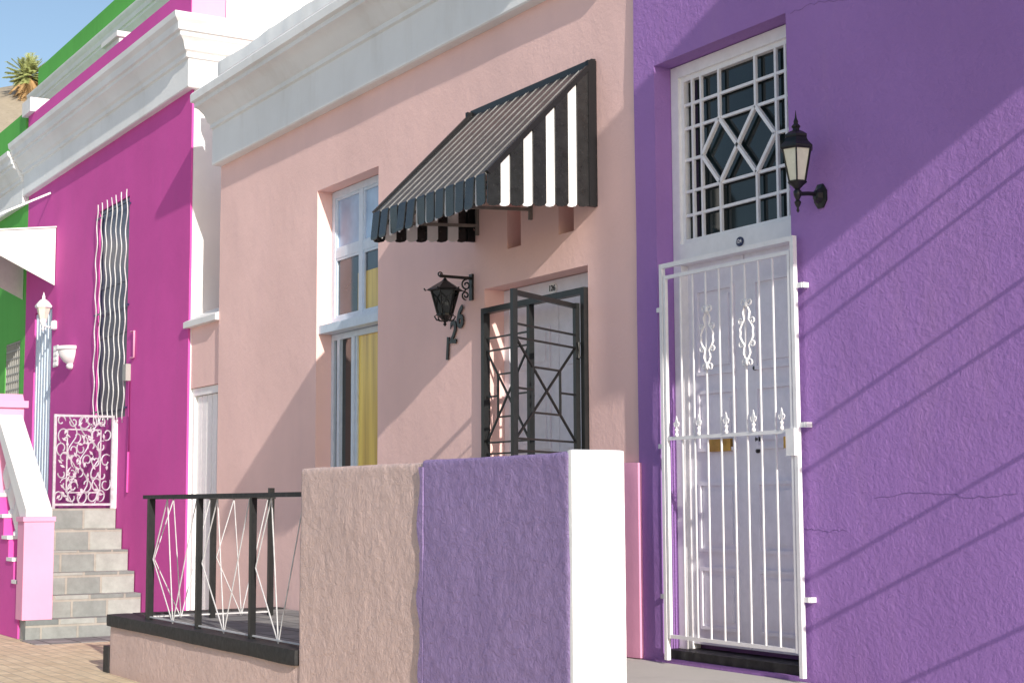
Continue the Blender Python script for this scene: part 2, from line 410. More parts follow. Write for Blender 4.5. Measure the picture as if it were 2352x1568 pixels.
# ================================================================ SECURITY GATE pink door
gt = thing('security_gate', 'black iron security gate with diamond pattern standing open at the pink house door', 'gate', (dx0,0,TZ))
zg = PY(1113,708,-.02).z
bm = B()
for q in (dx0+.02, dx1-.025): box(bm, q-.02, q+.02, -.03, .02, TZ, zg)
box(bm, dx0+.04, dx1-.045, -.03, .02, zg-.04, zg)
xf = PY(1220,800,0).x; box(bm, xf-.016, xf+.016, -.025, .015, TZ, zg-.04)
obj('gate_frame', bm, M['black'], gt, bevel=.003)
def deco(bm, o, d, w, z0, z1, lay):
    d = Vector(d); h = z1-z0
    P = lambda u, v: Vector(o) + d*(u*w) + Vector((0,0,z0+h*v-o[2]))
    def L(u0, v0, u1, v1, s=.012): bar(bm, P(u0, v0), P(u1, v1), s)
    for v in lay['h']: L(0, v, 1, v)
    for (a, b) in lay['x']:
        m = (a+b)/2; k = .27
        L(0,a,1,b); L(1,a,0,b)
        L(k,a+(b-a)*k,1-k,a+(b-a)*k); L(k,a+(b-a)*(1-k),1-k,a+(b-a)*(1-k)); L(k,a+(b-a)*k,k,a+(b-a)*(1-k)); L(1-k,a+(b-a)*k,1-k,a+(b-a)*(1-k))
        L(0,m,k,m); L(1-k,m,1,m)
    for (a, b) in lay['v']:
        L(0,a,.5,b); L(1,a,.5,b); L(.5,a,0,b); L(.5,a,1,b)
LAY = {'h': (.06,.50,.555,.59,.88,.92), 'x': ((.59,.88),), 'v': ((.06,.50),)}
bm = B(); deco(bm, (dx0+.04,-.005,TZ), (1,0,0), xf-.016-dx0-.04, TZ+.03, zg-.04, LAY)
obj('fixed_panel', bm, M['black'], gt)
hx = PY(1330,690,-.02); zl = hx.z
d = ray(1180,655); k = (zl-EYE.z)/d.z; e = EYE+d*k
hp = Vector((dx1-.07, -.045, TZ+.04)); ep = Vector((e.x, e.y, TZ+.04))
dv = (ep-hp); wl = dv.length; dn = dv.normalized()
bm = B(); zt2 = zl-.02
for u in (0, wl): bar(bm, hp+dn*u, hp+dn*u+Vector((0,0,zt2-hp.z)), .032)
for z in (hp.z+.02, zt2-.02): bar(bm, Vector((hp.x,hp.y,z))+dn*.02, Vector((ep.x,ep.y,z))-dn*.02, .028)
lf = obj('gate_leaf', bm, M['black'], gt, bevel=.003)
bm = B(); o_ = hp+dn*.02; deco(bm, tuple(o_), tuple(dn), wl-.04, hp.z+.04, zt2-.04, LAY); obj('ironwork', bm, M['black'], lf)
for z in (TZ+.3, zt2-.35):
    bm = B(); tube(bm, [(dx1-.05,-.045,z),(dx1-.05,-.045,z+.1)], .016, 10); obj('hinge', bm, M['black'], gt)
# ================================================================ AWNING
aw = thing('awning', 'black and white striped metal awning above the pink house door', 'awning', (-8.8,0,3.2))
X1 = PY(1366,300).x; X0 = PY(1092,262).x; za = PY(1366,150).z; yo = PX(1117,430,X1).y
zf = PX(1117,402,X1).z; zv = PX(1115,466,X1).z; zw = PY(1366,470).z
nB = 12; pitch = (X1-X0)/(nB-.26); bw = pitch*.74
segs = []
for i in range(nB):
    a = X0+pitch*i; segs.append((a-.003, a+bw+.003, True))
    if i < nB-1: segs.append((a+bw, a+pitch, False))
bm = B()
for a, b, blk in segs:
    off = .016 if blk else 0
    wob = random.uniform(-.018,.014) if blk else 0
    sl = Vector((0, yo, zf-za)).normalized(); nn = Vector((0, sl.z, -sl.y)); nn = nn if nn.z > 0 else -nn
    o1 = (nn.y*off-.001, za+nn.z*off); o2 = (yo+nn.y*off, zf+nn.z*off); o3 = (yo-off-.006+wob, zv+.01+random.uniform(-.006,.006))
    th = .008
    poly = [o1, o2, (o2[0]-.004, o2[1]-.012), o3, (o3[0]+th, o3[1]), (o2[0]+th, o2[1]-th-.006), (o1[0]+.0, o1[1]-th-.006)]
    prism(bm, poly, 'x', a, b, 0 if blk else 1)
    m = (a+b)/2
    pts = [(a,o3[1]),(b,o3[1]),(b-.01,o3[1]-.014),(m,o3[1]-.02),(a+.01,o3[1]-.014)]
    prism(bm, pts, 'y', o3[0], o3[0]+th, 0 if blk else 1)
    if blk:
        for q in (a-.0005, b-.0025):
            prism(bm, [(o1[0],o1[1]+.0015), (o2[0],o2[1]+.0015), (o2[0]-nn.y*off, o2[1]-nn.z*off), (o1[0]-nn.y*off, o1[1]-nn.z*off)], 'x', q, q+.003, 2)
obj('roof_slats', bm, [M['slatb'], M['whites'], M['slatedge']], aw)
for s, XX in ((1, X1), (-1, X0)):
    bm = B(); m_ = 9; yy0 = -.06; L = -yo-.06
    for i in range(m_):
        a = yy0 - L*i/m_; b = yy0 - L*(i+1)/m_; blk = (i%2 == 0); off = (.02 if blk else .004)*s
        zt_ = lambda y: za + (zf-za)*(y/yo) + .005
        zbm = lambda y: zw + (zv-zw)*(y/yo)
        mid_ = (a+b)/2
        if blk: a += .006; b -= .006
        prism(bm, [(a,zt_(a)),(b,zt_(b)),(b,zbm(b)),(b+.014,zbm(b)-.015),(mid_,zbm(mid_)-.02),(a-.014,zbm(a)-.015),(a,zbm(a))], 'x', XX+off-.004*s, XX+off+.004*s, 0 if blk else 1)
    obj('side_panel', bm, [M['slatb'], M['whites']], aw)
    bm = B(); box(bm, XX+.0*s, XX+.03*s, -.065, -.004, zw-.02, za+.02); bar(bm, (XX+.012*s,-.02,za+.012), (XX+.012*s,yo,zf+.012), .035, .03)
    obj('flashing', bm, M['fascia'], aw, bevel=.003)
bm = B(); box(bm, X0-.02, X1+.02, -.03, -.003, za-.01, za+.035); obj('top_flashing', bm, M['black'], aw, bevel=.003)
bm = B()
for q in (X0+.04, (X0+X1)/2, X1-.04):
    bar(bm, (q,-.01,zw+.09), (q,yo+.03,zf-.06), .02); bar(bm, (q,-.012,zw+.02), (q,-.012,za-.05), .022); bar(bm, (q,-.02,za-.07),(q,yo+.03,zf-.04), .022)
bar(bm, (X0+.03,yo+.03,zf-.07), (X1-.03,yo+.03,zf-.07), .02); bar(bm, (X0+.03,-.35,(zw+zf)/2+.09), (X1-.03,-.35,(zw+zf)/2+.09), .018)
obj('support_frame', bm, M['under'], aw)
# ================================================================ LAMPS
def lantern_purple():
    p = PY(1893,452); q = PX(1832,452,p.x); r = q.y
    t = thing('wall_lantern', 'black carriage lantern with frosted glass on the purple wall beside the door', 'lamp', (p.x,0,p.z))
    bm = B(); lathe(bm, (0,0,0), [(.045,0),(.05,.006),(.05,.014),(.03,.02),(.022,.045),(.012,.05)], 8, .39)
    for v in bm.verts: v.co = Vector((p.x+v.co.x, -.015-v.co.z, p.z+v.co.y*1.35))
    obj('wall_plate', bm, M['black'], t)
    bm = B(); tube(bm, [(p.x,-.03,p.z),(p.x,-.06,p.z+.008),(p.x,r*.6,p.z+.006),(p.x,r,p.z-.004)], .011, 10)
    obj('arm', bm, M['black'], t, 60)
    c = (p.x, r, p.z)
    bm = B()
    lathe(bm, c, [(.0,-.1),(.008,-.09),(.005,-.075),(.014,-.06),(.018,-.045),(.009,-.035),(.02,-.01),(.022,.01),(.012,.02),(.03,.04),(.045,.052),(.05,.058),(.04,.064)], 12)
    obj('stem', bm, M['black'], t, 50)
    bm = B(); lathe(bm, c, [(.044,.064),(.078,.225)], 6, .3); obj('glass_shade', bm, M['frost'], t)
    bm = B()
    for k in range(6):
        a = .3+2*math.pi*k/6; d = Vector((math.cos(a), math.sin(a), 0))
        bar(bm, Vector(c)+d*.046+Vector((0,0,.06)), Vector(c)+d*.08+Vector((0,0,.23)), .006)
    lathe(bm, c, [(.085,.222),(.093,.23),(.093,.238),(.07,.262),(.058,.285),(.062,.29),(.062,.30),(.04,.315),(.02,.325),(.018,.335),(.026,.345),(.012,.36),(.014,.37),(.006,.39),(.001,.43)], 6, .3)
    obj('cage', bm, M['black'], t)
lantern_purple()
def lantern_pink():
    p = PY(1085,658); c = PX(1022,700,p.x); r = c.y
    t = thing('wall_lantern', 'black hexagonal lantern hanging from a scrolled bracket on the pink wall', 'lamp', (p.x,0,p.z))
    z1 = PY(1085,630).z; z2 = PY(1085,690).z; za_ = z1-.03
    bm = B(); box(bm, p.x-.022, p.x+.022, -.016, -.002, z2, z1)
    bar(bm, (p.x,-.01,za_), (p.x,r-.04,za_), .014, .02)
    def curl(cy, cz, r0, turns, s, n=26, a0=0): return [(p.x, cy+math.cos(a0+s*turns*2*math.pi*i/n)*r0*(1-.75*i/n), cz+math.sin(a0+s*turns*2*math.pi*i/n)*r0*(1-.75*i/n)) for i in range(n+1)]
    tube(bm, curl(-.05, za_-.05, .04, 1.3, 1, a0=1.5), .006, 6); tube(bm, curl(-.055, za_-.125, .032, 1.3, -1, a0=-1.5), .006, 6); tube(bm, curl(r-.04, za_+.01, .02, 1.2, 1, a0=0), .005, 6)
    obj('bracket', bm, M['black'], t)
    cz = za_-.03; cc = (p.x, r, cz)
    bm = B(); lathe(bm, cc, [(.004,.02),(.012,.012),(.02,.0),(.03,-.006),(.12,-.062),(.128,-.07),(.12,-.075)][::-1], 6, .2)
    for k in range(6):
        a = .2+2*math.pi*k/6; d = Vector((math.cos(a), math.sin(a), 0))
        tube(bm, [Vector(cc)+d*.118+Vector((0,0,-.07)), Vector(cc)+d*.14+Vector((0,0,-.074)), Vector(cc)+d*.15+Vector((0,0,-.06))], .006, 6)
    obj('roof', bm, M['black'], t)
    bm = B(); lathe(bm, cc, [(.05,-.235),(.095,-.076)], 6, .2); obj('glass_shade', bm, M['glassd'], t)
    bm = B()
    for k in range(6):
        a = .2+2*math.pi*k/6; d = Vector((math.cos(a), math.sin(a), 0)); a2 = .2+2*math.pi*(k+1)/6; d2 = Vector((math.cos(a2), math.sin(a2), 0))
        V_ = Vector(cc)
        bar(bm, V_+d*.053+Vector((0,0,-.24)), V_+d*.1+Vector((0,0,-.07)), .009)
        m1 = (d+d2)*.5
        tube(bm, [V_+d*.098+Vector((0,0,-.09)), V_+m1*.085+Vector((0,0,-.13)), V_+d*.065+Vector((0,0,-.2))], .004, 5)
        tube(bm, [V_+d2*.098+Vector((0,0,-.09)), V_+m1*.085+Vector((0,0,-.13)), V_+d2*.065+Vector((0,0,-.2))], .004, 5)
        tube(bm, [V_+d*.052+Vector((0,0,-.24)), V_+d*.075+Vector((0,0,-.255)), V_+d*.06+Vector((0,0,-.28)), V_+d*.03+Vector((0,0,-.285))], .006, 6)
    lathe(bm, cc, [(.001,-.325),(.014,-.31),(.006,-.298),(.02,-.29),(.03,-.27),(.058,-.25),(.058,-.236)], 12)
    obj('cage', bm, M['black'], t)
lantern_pink()
# ================================================================ PURPLE HOUSE
nx0 = PY(1512,400).x; nx1 = PY(1820,400).x; nzt = PY(1512,148,-.02).z
ph = thing('row_house', 'purple house with white barred transom window and white gate', 'house', (xR,0,0))
PXR = 1.5
bm = facade(xR+.002, PXR, .02, 6.2, -.02, [(nx0,nx1,TZ+.02,nzt,.24)], depth=.4, amp=.008, seed=6)
obj('wall', bm, M['purple'], ph, 40)
bm = B(); box(bm, xR+.02, PXR-.01, .38, 8, 0, 6.0); obj('rear_wall', bm, M['purple'], ph)
bm = B(); box(bm, -2.3, -1.75, -.95, -.03, 4.45, 6.1); obj('bay', bm, M['purple'], ph, bevel=.03)  # added block outside the frame, placed to shade the upper purple wall
rnd = random.Random(5)
for pts in ([(1845,1210),(1900,1220),(1950,1215)], [(2010,1140),(2120,1130),(2240,1142),(2352,1130)], [(1815,30),(1870,8),(1960,-4)]):
    bm = B(); q = []
    for (a, b) in zip(pts[:-1], pts[1:]):
        for i in range(8):
            f = i/8; P_ = PY(a[0]+(b[0]-a[0])*f+rnd.uniform(-2,2), a[1]+(b[1]-a[1])*f+rnd.uniform(-3,3), -.02); q.append((P_.x, -.0205+nz(P_.x, P_.z, .008, 6), P_.z))
    tube(bm, q, .0016, 4); obj('plaster_crack', bm, M['crack'], ph)
yf = .10
zfb = PY(1585,578,yf).z
bm = B()
fx0, fx1 = nx0+.004, nx1-.004
ft = .07
box(bm, fx0, fx0+ft, yf, .2, TZ+.05, nzt-.006); box(bm, fx1-ft, fx1, yf, .2, TZ+.05, nzt-.006)
box(bm, fx0+ft, fx1-ft, yf, .2, nzt-.075, nzt-.006); box(bm, fx0+ft, fx1-ft, yf-.01, .2, zfb-.07, zfb+.05)
obj('door_frame', bm, M['wpaint'], ph, bevel=.006)
tx0, tx1, tz0, tz1 = fx0+ft, fx1-ft, zfb+.05, nzt-.075
bm = B(); s_ = .03
box(bm, tx0, tx0+s_, yf+.02, yf+.06, tz0, tz1); box(bm, tx1-s_, tx1, yf+.02, yf+.06, tz0, tz1); box(bm, tx0+s_, tx1-s_, yf+.02, yf+.06, tz0, tz0+s_); box(bm, tx0+s_, tx1-s_, yf+.02, yf+.06, tz1-s_, tz1)
tw = obj('transom_window', bm, M['wpaint'], ph, bevel=.004)
bm = B(); box(bm, tx0+s_, tx1-s_, yf+.055, yf+.06, tz0+s_, tz1-s_); obj('pane', bm, M['glassd'], tw)
bm = B(); gx0, gx1, gz0, gz1 = tx0+s_, tx1-s_, tz0+s_, tz1-s_; gw, gh = gx1-gx0, gz1-gz0; yg = yf+.03
def gb(u0, v0, u1, v1, s=.017, dy=0): bar(bm, (gx0+gw*u0, yg+dy, gz0+gh*v0), (gx0+gw*u1, yg+dy, gz0+gh*v1), s)
for u in (.075, .16, .84, .925): gb(u, 0, u, 1)
for v in (.15, .30, .70, .85): gb(0, v, 1, v, dy=.004)
for u in (.335, .665):
    gb(u, 0, u, .30, dy=-.003); gb(u, .70, u, 1, dy=-.003)
    gb(u-.165,.5,u,.70,dy=-.006,s=.021); gb(u,.70,u+.165,.5,dy=-.006,s=.021); gb(u+.165,.5,u,.30,dy=-.006,s=.021); gb(u,.30,u-.165,.5,dy=-.006,s=.021)
gb(0,.5,.17,.5,dy=.004); gb(.83,.5,1,.5,dy=.004)
obj('grille', bm, M['wpaint'], tw)
p = PY(1700,553,yf-.012)
bm = B(); lathe(bm, (0,0,0), [(.028,0),(.028,.006),(.024,.009)], 24)
for v in bm.verts: v.co = Vector((p.x+v.co.x*1.1, yf-.011-v.co.z, zfb-.01+v.co.y*.95))
pl = obj('number_plate', bm, M['navy'], ph)
obj('numerals', place_text(text_bm('124', .03, .0012), (p.x, yf-.0215, zfb-.01)), M['wpaint'], pl)
zdt = zfb-.07; cxd = (tx0+tx1)/2
for (a, b) in ((tx0, cxd-.004), (cxd+.004, tx1)):
    bm = B(); box(bm, a, b, .15, .19, TZ+.1, zdt)
    hh = zdt-TZ-.1
    for (u, v) in ((.04,.2), (.24,.42), (.50,.66), (.70,.93)):
        q0, q1, r0, r1 = a+.085, b-.085, TZ+.1+hh*u, TZ+.1+hh*v
        for (i0,i1,j0,j1) in ((q0,q1,r0,r0+.02),(q0,q1,r1-.02,r1),(q0,q0+.02,r0+.02,r1-.02),(q1-.02,q1,r0+.02,r1-.02)): box(bm, i0,i1,.135,.1495,j0,j1)
        box(bm, q0+.05, q1-.05, .139, .1495, r0+.05, r1-.05)
    dl = obj('door', bm, M['wdoor'], ph, bevel=.004)
    if a == tx0:
        bm = B(); zs_ = PY(1655,1022,.14).z; xs_ = PY(1655,1022,.14).x
        box(bm, xs_-.1, xs_+.1, .13, .1475, zs_-.035, zs_+.035); obj('letter_slot', bm, M['brass'], dl, bevel=.004)
    else:
        for (px, py, r) in ((1733,845,.012),(1740,1008,.018),(1740,1035,.012)):
            q = PY(px, py, .14); bm = B(); lathe(bm, (0,0,0), [(.001,0),(r,0),(r,.012),(.001,.014)], 14)
            for v in bm.verts: v.co = Vector((q.x+v.co.x, .148-v.co.z, q.z+v.co.y))
            obj('keyhole', bm, M['black'], dl)
bm = B(); box(bm, fx0, fx1, -.0, .21, TZ+.02, TZ+.07); obj('threshold', bm, M['blackrough'], ph, bevel=.01)
# ================================================================ WHITE GATE
wg = thing('security_gate', 'white painted iron gate with scrolls and spearheads in front of the purple house door', 'gate', (nx0,-.05,TZ))
yG = -.065
gl0 = PY(1523,800,yG).x; gr0 = PY(1827,800,yG).x; gtz = PY(1523,607,yG).z; gbz = TZ+.02
bm = B()
for q in (gl0, gr0): box(bm, q-.013, q+.013, yG-.013, yG+.013, gbz, gtz)
box(bm, gl0+.013, gr0-.013, yG-.012, yG+.012, gtz-.026, gtz); obj('gate_frame', bm, M['wpaint'], wg, bevel=.003)
for (px, py, s) in ((1505,713,-1),(1508,1025,-1),(1513,1368,-1),(1833,655,1),(1842,975,1),(1852,1377,1)):
    z = PY(px, py, yG).z; X = gl0 if s < 0 else gr0
    bm = B(); bar(bm, (X+s*.013, yG+.004, z), (X+s*.055, yG+.004, z), .008, .026); bar(bm, (X+s*.05, yG+.004, z), (X+s*.05, -.022, z), .03, .026); obj('lug', bm, M['wpaint'], wg)
l0, l1 = gl0+.032, gr0-.03; zb_ = PY(1540,1465,yG).z; zt_l = PY(1535,632,yG).z; zm_ = PY(1540,1006,yG).z
bm = B()
for q in (l0, l1): box(bm, q-.009, q+.009, yG-.011, yG+.009, zb_, zt_l)
for z in (zb_+.012, zt_l-.012): box(bm, l0+.009, l1-.009, yG-.010, yG+.008, z-.010, z+.010)
box(bm, l0+.009, l1-.009, yG-.010, yG+.008, zm_-.012, zm_+.008)
lf = obj('gate_leaf', bm, M['wpaint'], wg, bevel=.002)
for px in (1566, 1594, 1624, 1655, 1685, 1715, 1747, 1780):
    x = PY(px, 900, yG).x; bm = B(); bar(bm, (x, yG+.001, zb_+.02), (x, yG+.001, zt_l-.02), .0085); obj('gate_bar', bm, M['wpaint'], wg)
def scroll(bm, x, z, y):
    def sp(cx, cz, r0, a0, s, turns=1.1, n=16): return [(cx+math.cos(a0+s*turns*6.283*i/n)*r0*(1-.7*i/n), y, cz+math.sin(a0+s*turns*6.283*i/n)*r0*(1-.7*i/n)) for i in range(n+1)]
    for s in (-1, 1):
        for v in (-1, 1):
            tube(bm, [(x+s*.006,y,z+v*.15),(x+s*.028,y,z+v*.11),(x+s*.018,y,z+v*.07),(x+s*.04,y,z+v*.045),(x+s*.055,y,z+v*.02),(x+s*.05,y,z)], .006, 6)
            tube(bm, sp(x+s*.026, z+v*.165, .022, (0 if s<0 else math.pi), s*v*1), .005, 6)
            tube(bm, sp(x+s*.05, z+v*.06, .02, (0 if s<0 else math.pi), -s*v*1), .005, 6)
    lathe(bm, (x,y,z), [(.001,-.185),(.012,-.17),(.012,-.145),(.001,-.13)], 8); lathe(bm, (x,y,z), [(.001,.13),(.012,.145),(.012,.17),(.001,.185)], 8)
for (px, py) in ((1624,775),(1715,763)):
    p = PY(px, py, yG-.006); bm = B(); scroll(bm, p.x, p.z, yG-.006); obj('scroll', bm, M['wpaint'], wg, 60)
for px in (1556, 1607, 1670, 1733, 1798):
    x = PY(px, 980, yG).x; bm = B(); z = zm_+.008; y = yG-.006
    lathe(bm, (x,y,z), [(.008,0),(.012,.008),(.006,.024),(.013,.038),(.004,.046),(.006,.055)], 8)
    prism(bm, [(x,z+.115),(x+.012,z+.078),(x+.005,z+.048),(x-.005,z+.048),(x-.012,z+.078)], 'y', y-.003, y+.003)
    for s in (-1,1): tube(bm, [(x+s*.004,y,z+.05),(x+s*.016,y,z+.056),(x+s*.023,y,z+.07),(x+s*.019,y,z+.08)], .0035, 6)
    obj('spearhead', bm, M['wpaint'], wg, 40)
bm = B(); zk = PY(1818,1015,yG).z; box(bm, l1-.03, l1+.035, yG-.028, yG-.0115, zk-.07, zk+.07); obj('lock_box', bm, M['wpaint'], wg, bevel=.004)
bm = B(); box(bm, l1-.045, l1-.031, yG-.03, yG-.014, zk-.03, zk+.03); obj('latch', bm, M['brass'], wg)
# ================================================================ TERRACE, LOW WALL
YT = -1.52
tl = PY(252,1420,YT).x; wl0 = PY(688,1200,YT).x; wb = PY(975,1200,YT).x; wr = PY(1312,1200,YT).x
ztw = PY(688,1075,YT).z; yback = PX(1430,1200,wr).y
ter = thing('terrace', 'raised pink terrace with black painted edge in front of the pink and purple doors', 'terrace', (tl,0,0))
bm = rough_box(tl, wl0+.02, YT, -.06, .02, TZ-.075, .05, .02, .006, 3); obj('base_wall', bm, M['pinkwall'], ter, 60)
bm = rough_box(tl-.02, wl0-.004, YT-.025, YT+.2, TZ-.09, TZ+.010, .05, .012, .005, 8); obj('black_edging', bm, M['blackrough'], ter, 60)
bm = B(); box(bm, tl-.02, tl+.16, YT+.2, -.02, TZ-.09, TZ+.010); obj('black_edging', bm, M['blackrough'], ter, bevel=.015)
bm = B(); box(bm, tl-.16, tl-.02, YT-.0, -.02, .02, TZ-.26); obj('side_step', bm, M['blackrough'], ter, bevel=.01)
bm = B(); box(bm, tl+.16, wl0+.1, YT+.2, -.012, TZ-.07, TZ); obj('tiled_floor', bm, M['floor'], ter)
bm = B(); box(bm, wl0+.1, -1.5, yback, -.03, .02, TZ-.003); box(bm, wr+.02, -1.5, YT+.05, yback, .02, TZ-.003); obj('concrete_floor', bm, M['concrete'], ter, bevel=.01)
bm = B(); box(bm, wr+.3, -1.5, YT-.28, YT+.04, .02, .26); obj('entry_step', bm, M['concrete'], ter, bevel=.01)
gw_ = thing('low_wall', 'rough low wall painted pink and purple with a bright white end', 'wall', (wl0,YT,0))
bm = rough_box(wl0, wb+.004, YT, yback, .02, ztw, .02, .022, .009, 1); obj('pink_section', bm, M['pinkwall'], gw_, 60)
bm = rough_box(wb-.02, wr, YT-.010, yback+.004, .02, ztw+.012, .02, .022, .009, 2); obj('purple_section', bm, M['purplewall'], gw_, 60)
bm = rough_box(wr-.03, wr+.015, YT-.006, yback+.008, .02, ztw+.022, .022, .012, .003, 4); obj('white_end', bm, M['white'], gw_, 60)
bm = B(); rnd = random.Random(12)
zc = [.06]
while zc[-1] < ztw-.04: zc.append(zc[-1]+rnd.uniform(.012,.05))
wv = [(.008+.045*max(0, noise.noise(Vector((z_*5,1,2)))+.25)+rnd.uniform(0,.010)) for z_ in zc]
pl_ = [(wb-.018-w_, z_) for w_, z_ in zip(wv, zc)]
for (a, b) in zip(pl_[:-1], pl_[1:]):
    prism(bm, [a, b, (wb+.004, b[1]), (wb+.004, a[1])], 'y', YT-.014, YT+.006)
bmesh.ops.remove_doubles(bm, verts=bm.verts[:], dist=.0001)
obj('peeling_edge', bm, M['purplewall'], gw_)
pz = PY(1445,1062).z
bm = rough_box(xR-.22, xR+.03, -.05, -.012, TZ, pz, .04, .012, .004, 7); tag(obj('pilaster', bm, M['palepink'], None, 60), 'low pale pink pilaster strip where the pink wall meets the purple wall', 'pilaster')
rl = thing('railing', 'black railing with thin white zigzag rods on the terrace edge', 'railing', (tl,YT,TZ))
yr = YT+.07; rz = PY(500,1138,yr).z
xp = [PY(345,1300,yr).x, PY(457,1300,yr).x, PY(580,1300,yr).x, wl0-.03]
bm = B(); bar(bm, (xp[0]-.13,yr,rz), (wl0-.002,yr,rz), .055, .03); bar(bm, (xp[0],yr,rz-.003), (xp[0],-.40,rz-.003), .05, .03); obj('handrail', bm, M['blackrough'], rl, bevel=.006)
for i, x in enumerate(xp[:3]):
    bm = B(); bar(bm, (x,yr,TZ+.010), (x,yr,rz-.016), .04 if i else .05); obj('post', bm, M['black'], rl, bevel=.003)
for y in (yr+.52, -.43):
    bm = B(); bar(bm, (xp[0],y,TZ+.002), (xp[0],y,rz-.018+(.09 if y > -.5 else 0)), .042); obj('post', bm, M['black'], rl, bevel=.003)
def bay(p, q):
    p = Vector(p); q = Vector(q); P = lambda u, v: p+(q-p)*u+Vector((0,0,v*(rz-.03-TZ)))
    bm = B()
    for (a, b, c, d) in ((.35,1,.06,.5),(.06,.5,.5,0),(.35,1,.5,0),(.5,0,.94,1)):
        bar(bm, P(a,b), P(c,d), .007, .007)
    bar(bm, P(0,.02), P(1,.02), .011)
    obj('zigzag_rods', bm, M['rod'], rl)
for a, b in zip(xp[:-1], xp[1:]): bay((a,yr,TZ+.012), (b,yr,TZ+.012))
bay((xp[0],yr,TZ+.012), (xp[0],yr+.52,TZ+.012)); bay((xp[0],yr+.52,TZ+.012), (xp[0],-.43,TZ+.012))
# ================================================================ ALLEY DOOR WALL
aL = PY(432,800,.0).x - .05
az = PY(470,738,.02).z
al_ = thing('alley_wall', 'narrow pink wall with white coping and white door between pink and magenta houses', 'wall', (aL,0,0))
ad0, ad1 = PY(434,1000,.03).x, xL-.02; adz = PY(434,893,.03).z
bm = facade(aL, xL-.003, .02, az, .03, [(ad0+.02, ad1, .2, adz, .1)], depth=.3, amp=.003, seed=3); obj('wall_panel', bm, M['pink'], al_, 40)
bm = B(); prism(bm, [(-.04,az-.03),(.36,az-.03),(.36,az+.14),(.2,az+.16),(-.04,az+.03)], 'x', aL, xL-.003); obj('coping', bm, M['white'], al_, bevel=.01)
bm = B(); box(bm, ad0+.025, ad0+.1, .05, .12, .2, adz-.005); box(bm, ad0+.1, ad1-.06, .05, .12, adz-.08, adz-.005); box(bm, ad1-.06, ad1-.005, .05, .12, .2, adz-.005)
k = 5; ww = (ad1-.06-ad0-.1)/k
for i in range(k): box(bm, ad0+.1+ww*i+.006, ad0+.1+ww*(i+1)-.006, .08, .12, .22, adz-.085)
obj('door', bm, M['wpaint'], al_, bevel=.004)
# ================================================================ MAGENTA HOUSE
mR = PY(437,500).x; mL = PY(62,600).x
mz = PY(440,207).z
mh = thing('row_house', 'magenta house with white cornice and wavy white window bars', 'house', (mL,0,0))
v0, v1 = PY(224,700).x, PY(293,700).x; vt = PY(292,452).z; vb = PY(292,955).z
md0, md1 = PY(76,900).x, PY(116,900).x; mdt = PY(76,722).z; PZt = 1.37
ztopm = mz+1.15
bm = facade(mL, mR, .02, ztopm-.4, 0, [(v0,v1,vb,vt,.06), (md0,md1,PZt+.01,mdt,.12)], depth=.35, amp=.006, seed=12)
obj('wall', bm, M['magenta'], mh, 40)
bm = B(); box(bm, mL+.01, mR-.002, .351, 9, 0, ztopm-.35); obj('rear_wall', bm, M['magenta'], mh)
bm = B(); box(bm, mR-.001, mR+.012, .02, 9.0, 0, mz+.75); box(bm, mR-.30, mR+.012, .36, 9.0, mz+.751, ztopm+1.1); obj('side_wall', bm, M['white'], mh)
bm = B(); q = mz
prof = [(-.02,q),(.07,q),(.08,q+.01),(.08,q+.30),(.11,q+.31),(.11,q+.36),(.14,q+.38),(.17,q+.46),(.22,q+.50),(.22,q+.54),(.25,q+.55),(.26,q+.62),(.30,q+.66),(.31,q+.72),(.02,q+.75)]
sweep(bm, [(mL,0,0,-1,0,-1),(mR+.01,0,1,-1,1,0),(mR+.01,.6,1,0)], prof)
obj('cornice', bm, M['cornice'], mh, 35)
bm = B(); box(bm, mL, mR+.013, -.03, .35, mz+.74, ztopm, 0); box(bm, mR+.0131, mR+.02, -.025, .345, mz+.76, ztopm-.002, 1); obj('parapet', bm, [M['magenta'], M['palepink']], mh)  # thin pale sheet paints the sunlit tone onto the magenta end face
bm = B(); box(bm, mL-.1, mL+.35, -.1, .3, ztopm+.002, ztopm+.2); obj('parapet_block', bm, M['white'], mh, bevel=.02)
bm = B()
fw_ = .05
for (a,b,c,d) in ((v0,v0+fw_,vb,vt),(v1-fw_,v1,vb,vt),(v0+fw_,v1-fw_,vb,vb+fw_),(v0+fw_,v1-fw_,vt-fw_,vt),(v0+fw_,v1-fw_,(vb+vt)/2+.3,(vb+vt)/2+.35),(v0+fw_,v1-fw_,(vb+vt)/2-.3,(vb+vt)/2-.25)): box(bm, a+.003*(a==v0), b-.003*(b==v1), .02, .05, c+.003, d-.003)
wn = obj('window', bm, M['navy'], mh)
bm = B(); box(bm, v0+fw_, v1-fw_, .03, .035, vb+.05, vt-.05); obj('pane', bm, M['navy'], wn)
for i in range(7):
    x = v0+.03+(v1-v0-.02)*i/6; bm = B(); L = vt-vb+.14
    tube(bm, [(x+.028*math.sin(j*.8+i*.55)+.012*math.sin(j*.31+i*2), -.035, vb-.07+L*j/50) for j in range(51)], .0065, 6)
    o = obj('window_bar', bm, M['rod'], mh, 60)
for z in (vb+.1, (vb+vt)/2, vt-.1):
    bm = B(); box(bm, v0-.03, v1+.05, -.028, -.020, z-.009, z+.009); box(bm, v0-.04,v0-.03,-.03,.0,z-.009,z+.009); box(bm, v1+.05,v1+.06,-.03,.0,z-.009,z+.009)
    obj('bar_support', bm, M['navy'], mh)
bm = B(); box(bm, md0+.003, md1-.003, .05, .1, PZt+.02, mdt-.003)
for i in range(7): x = md0+.03+(md1-md0-.06)*i/6; box(bm, x-.03, x+.03, .02, .0499, PZt+.03, mdt-.02)
obj('door', bm, M['walum'], mh)
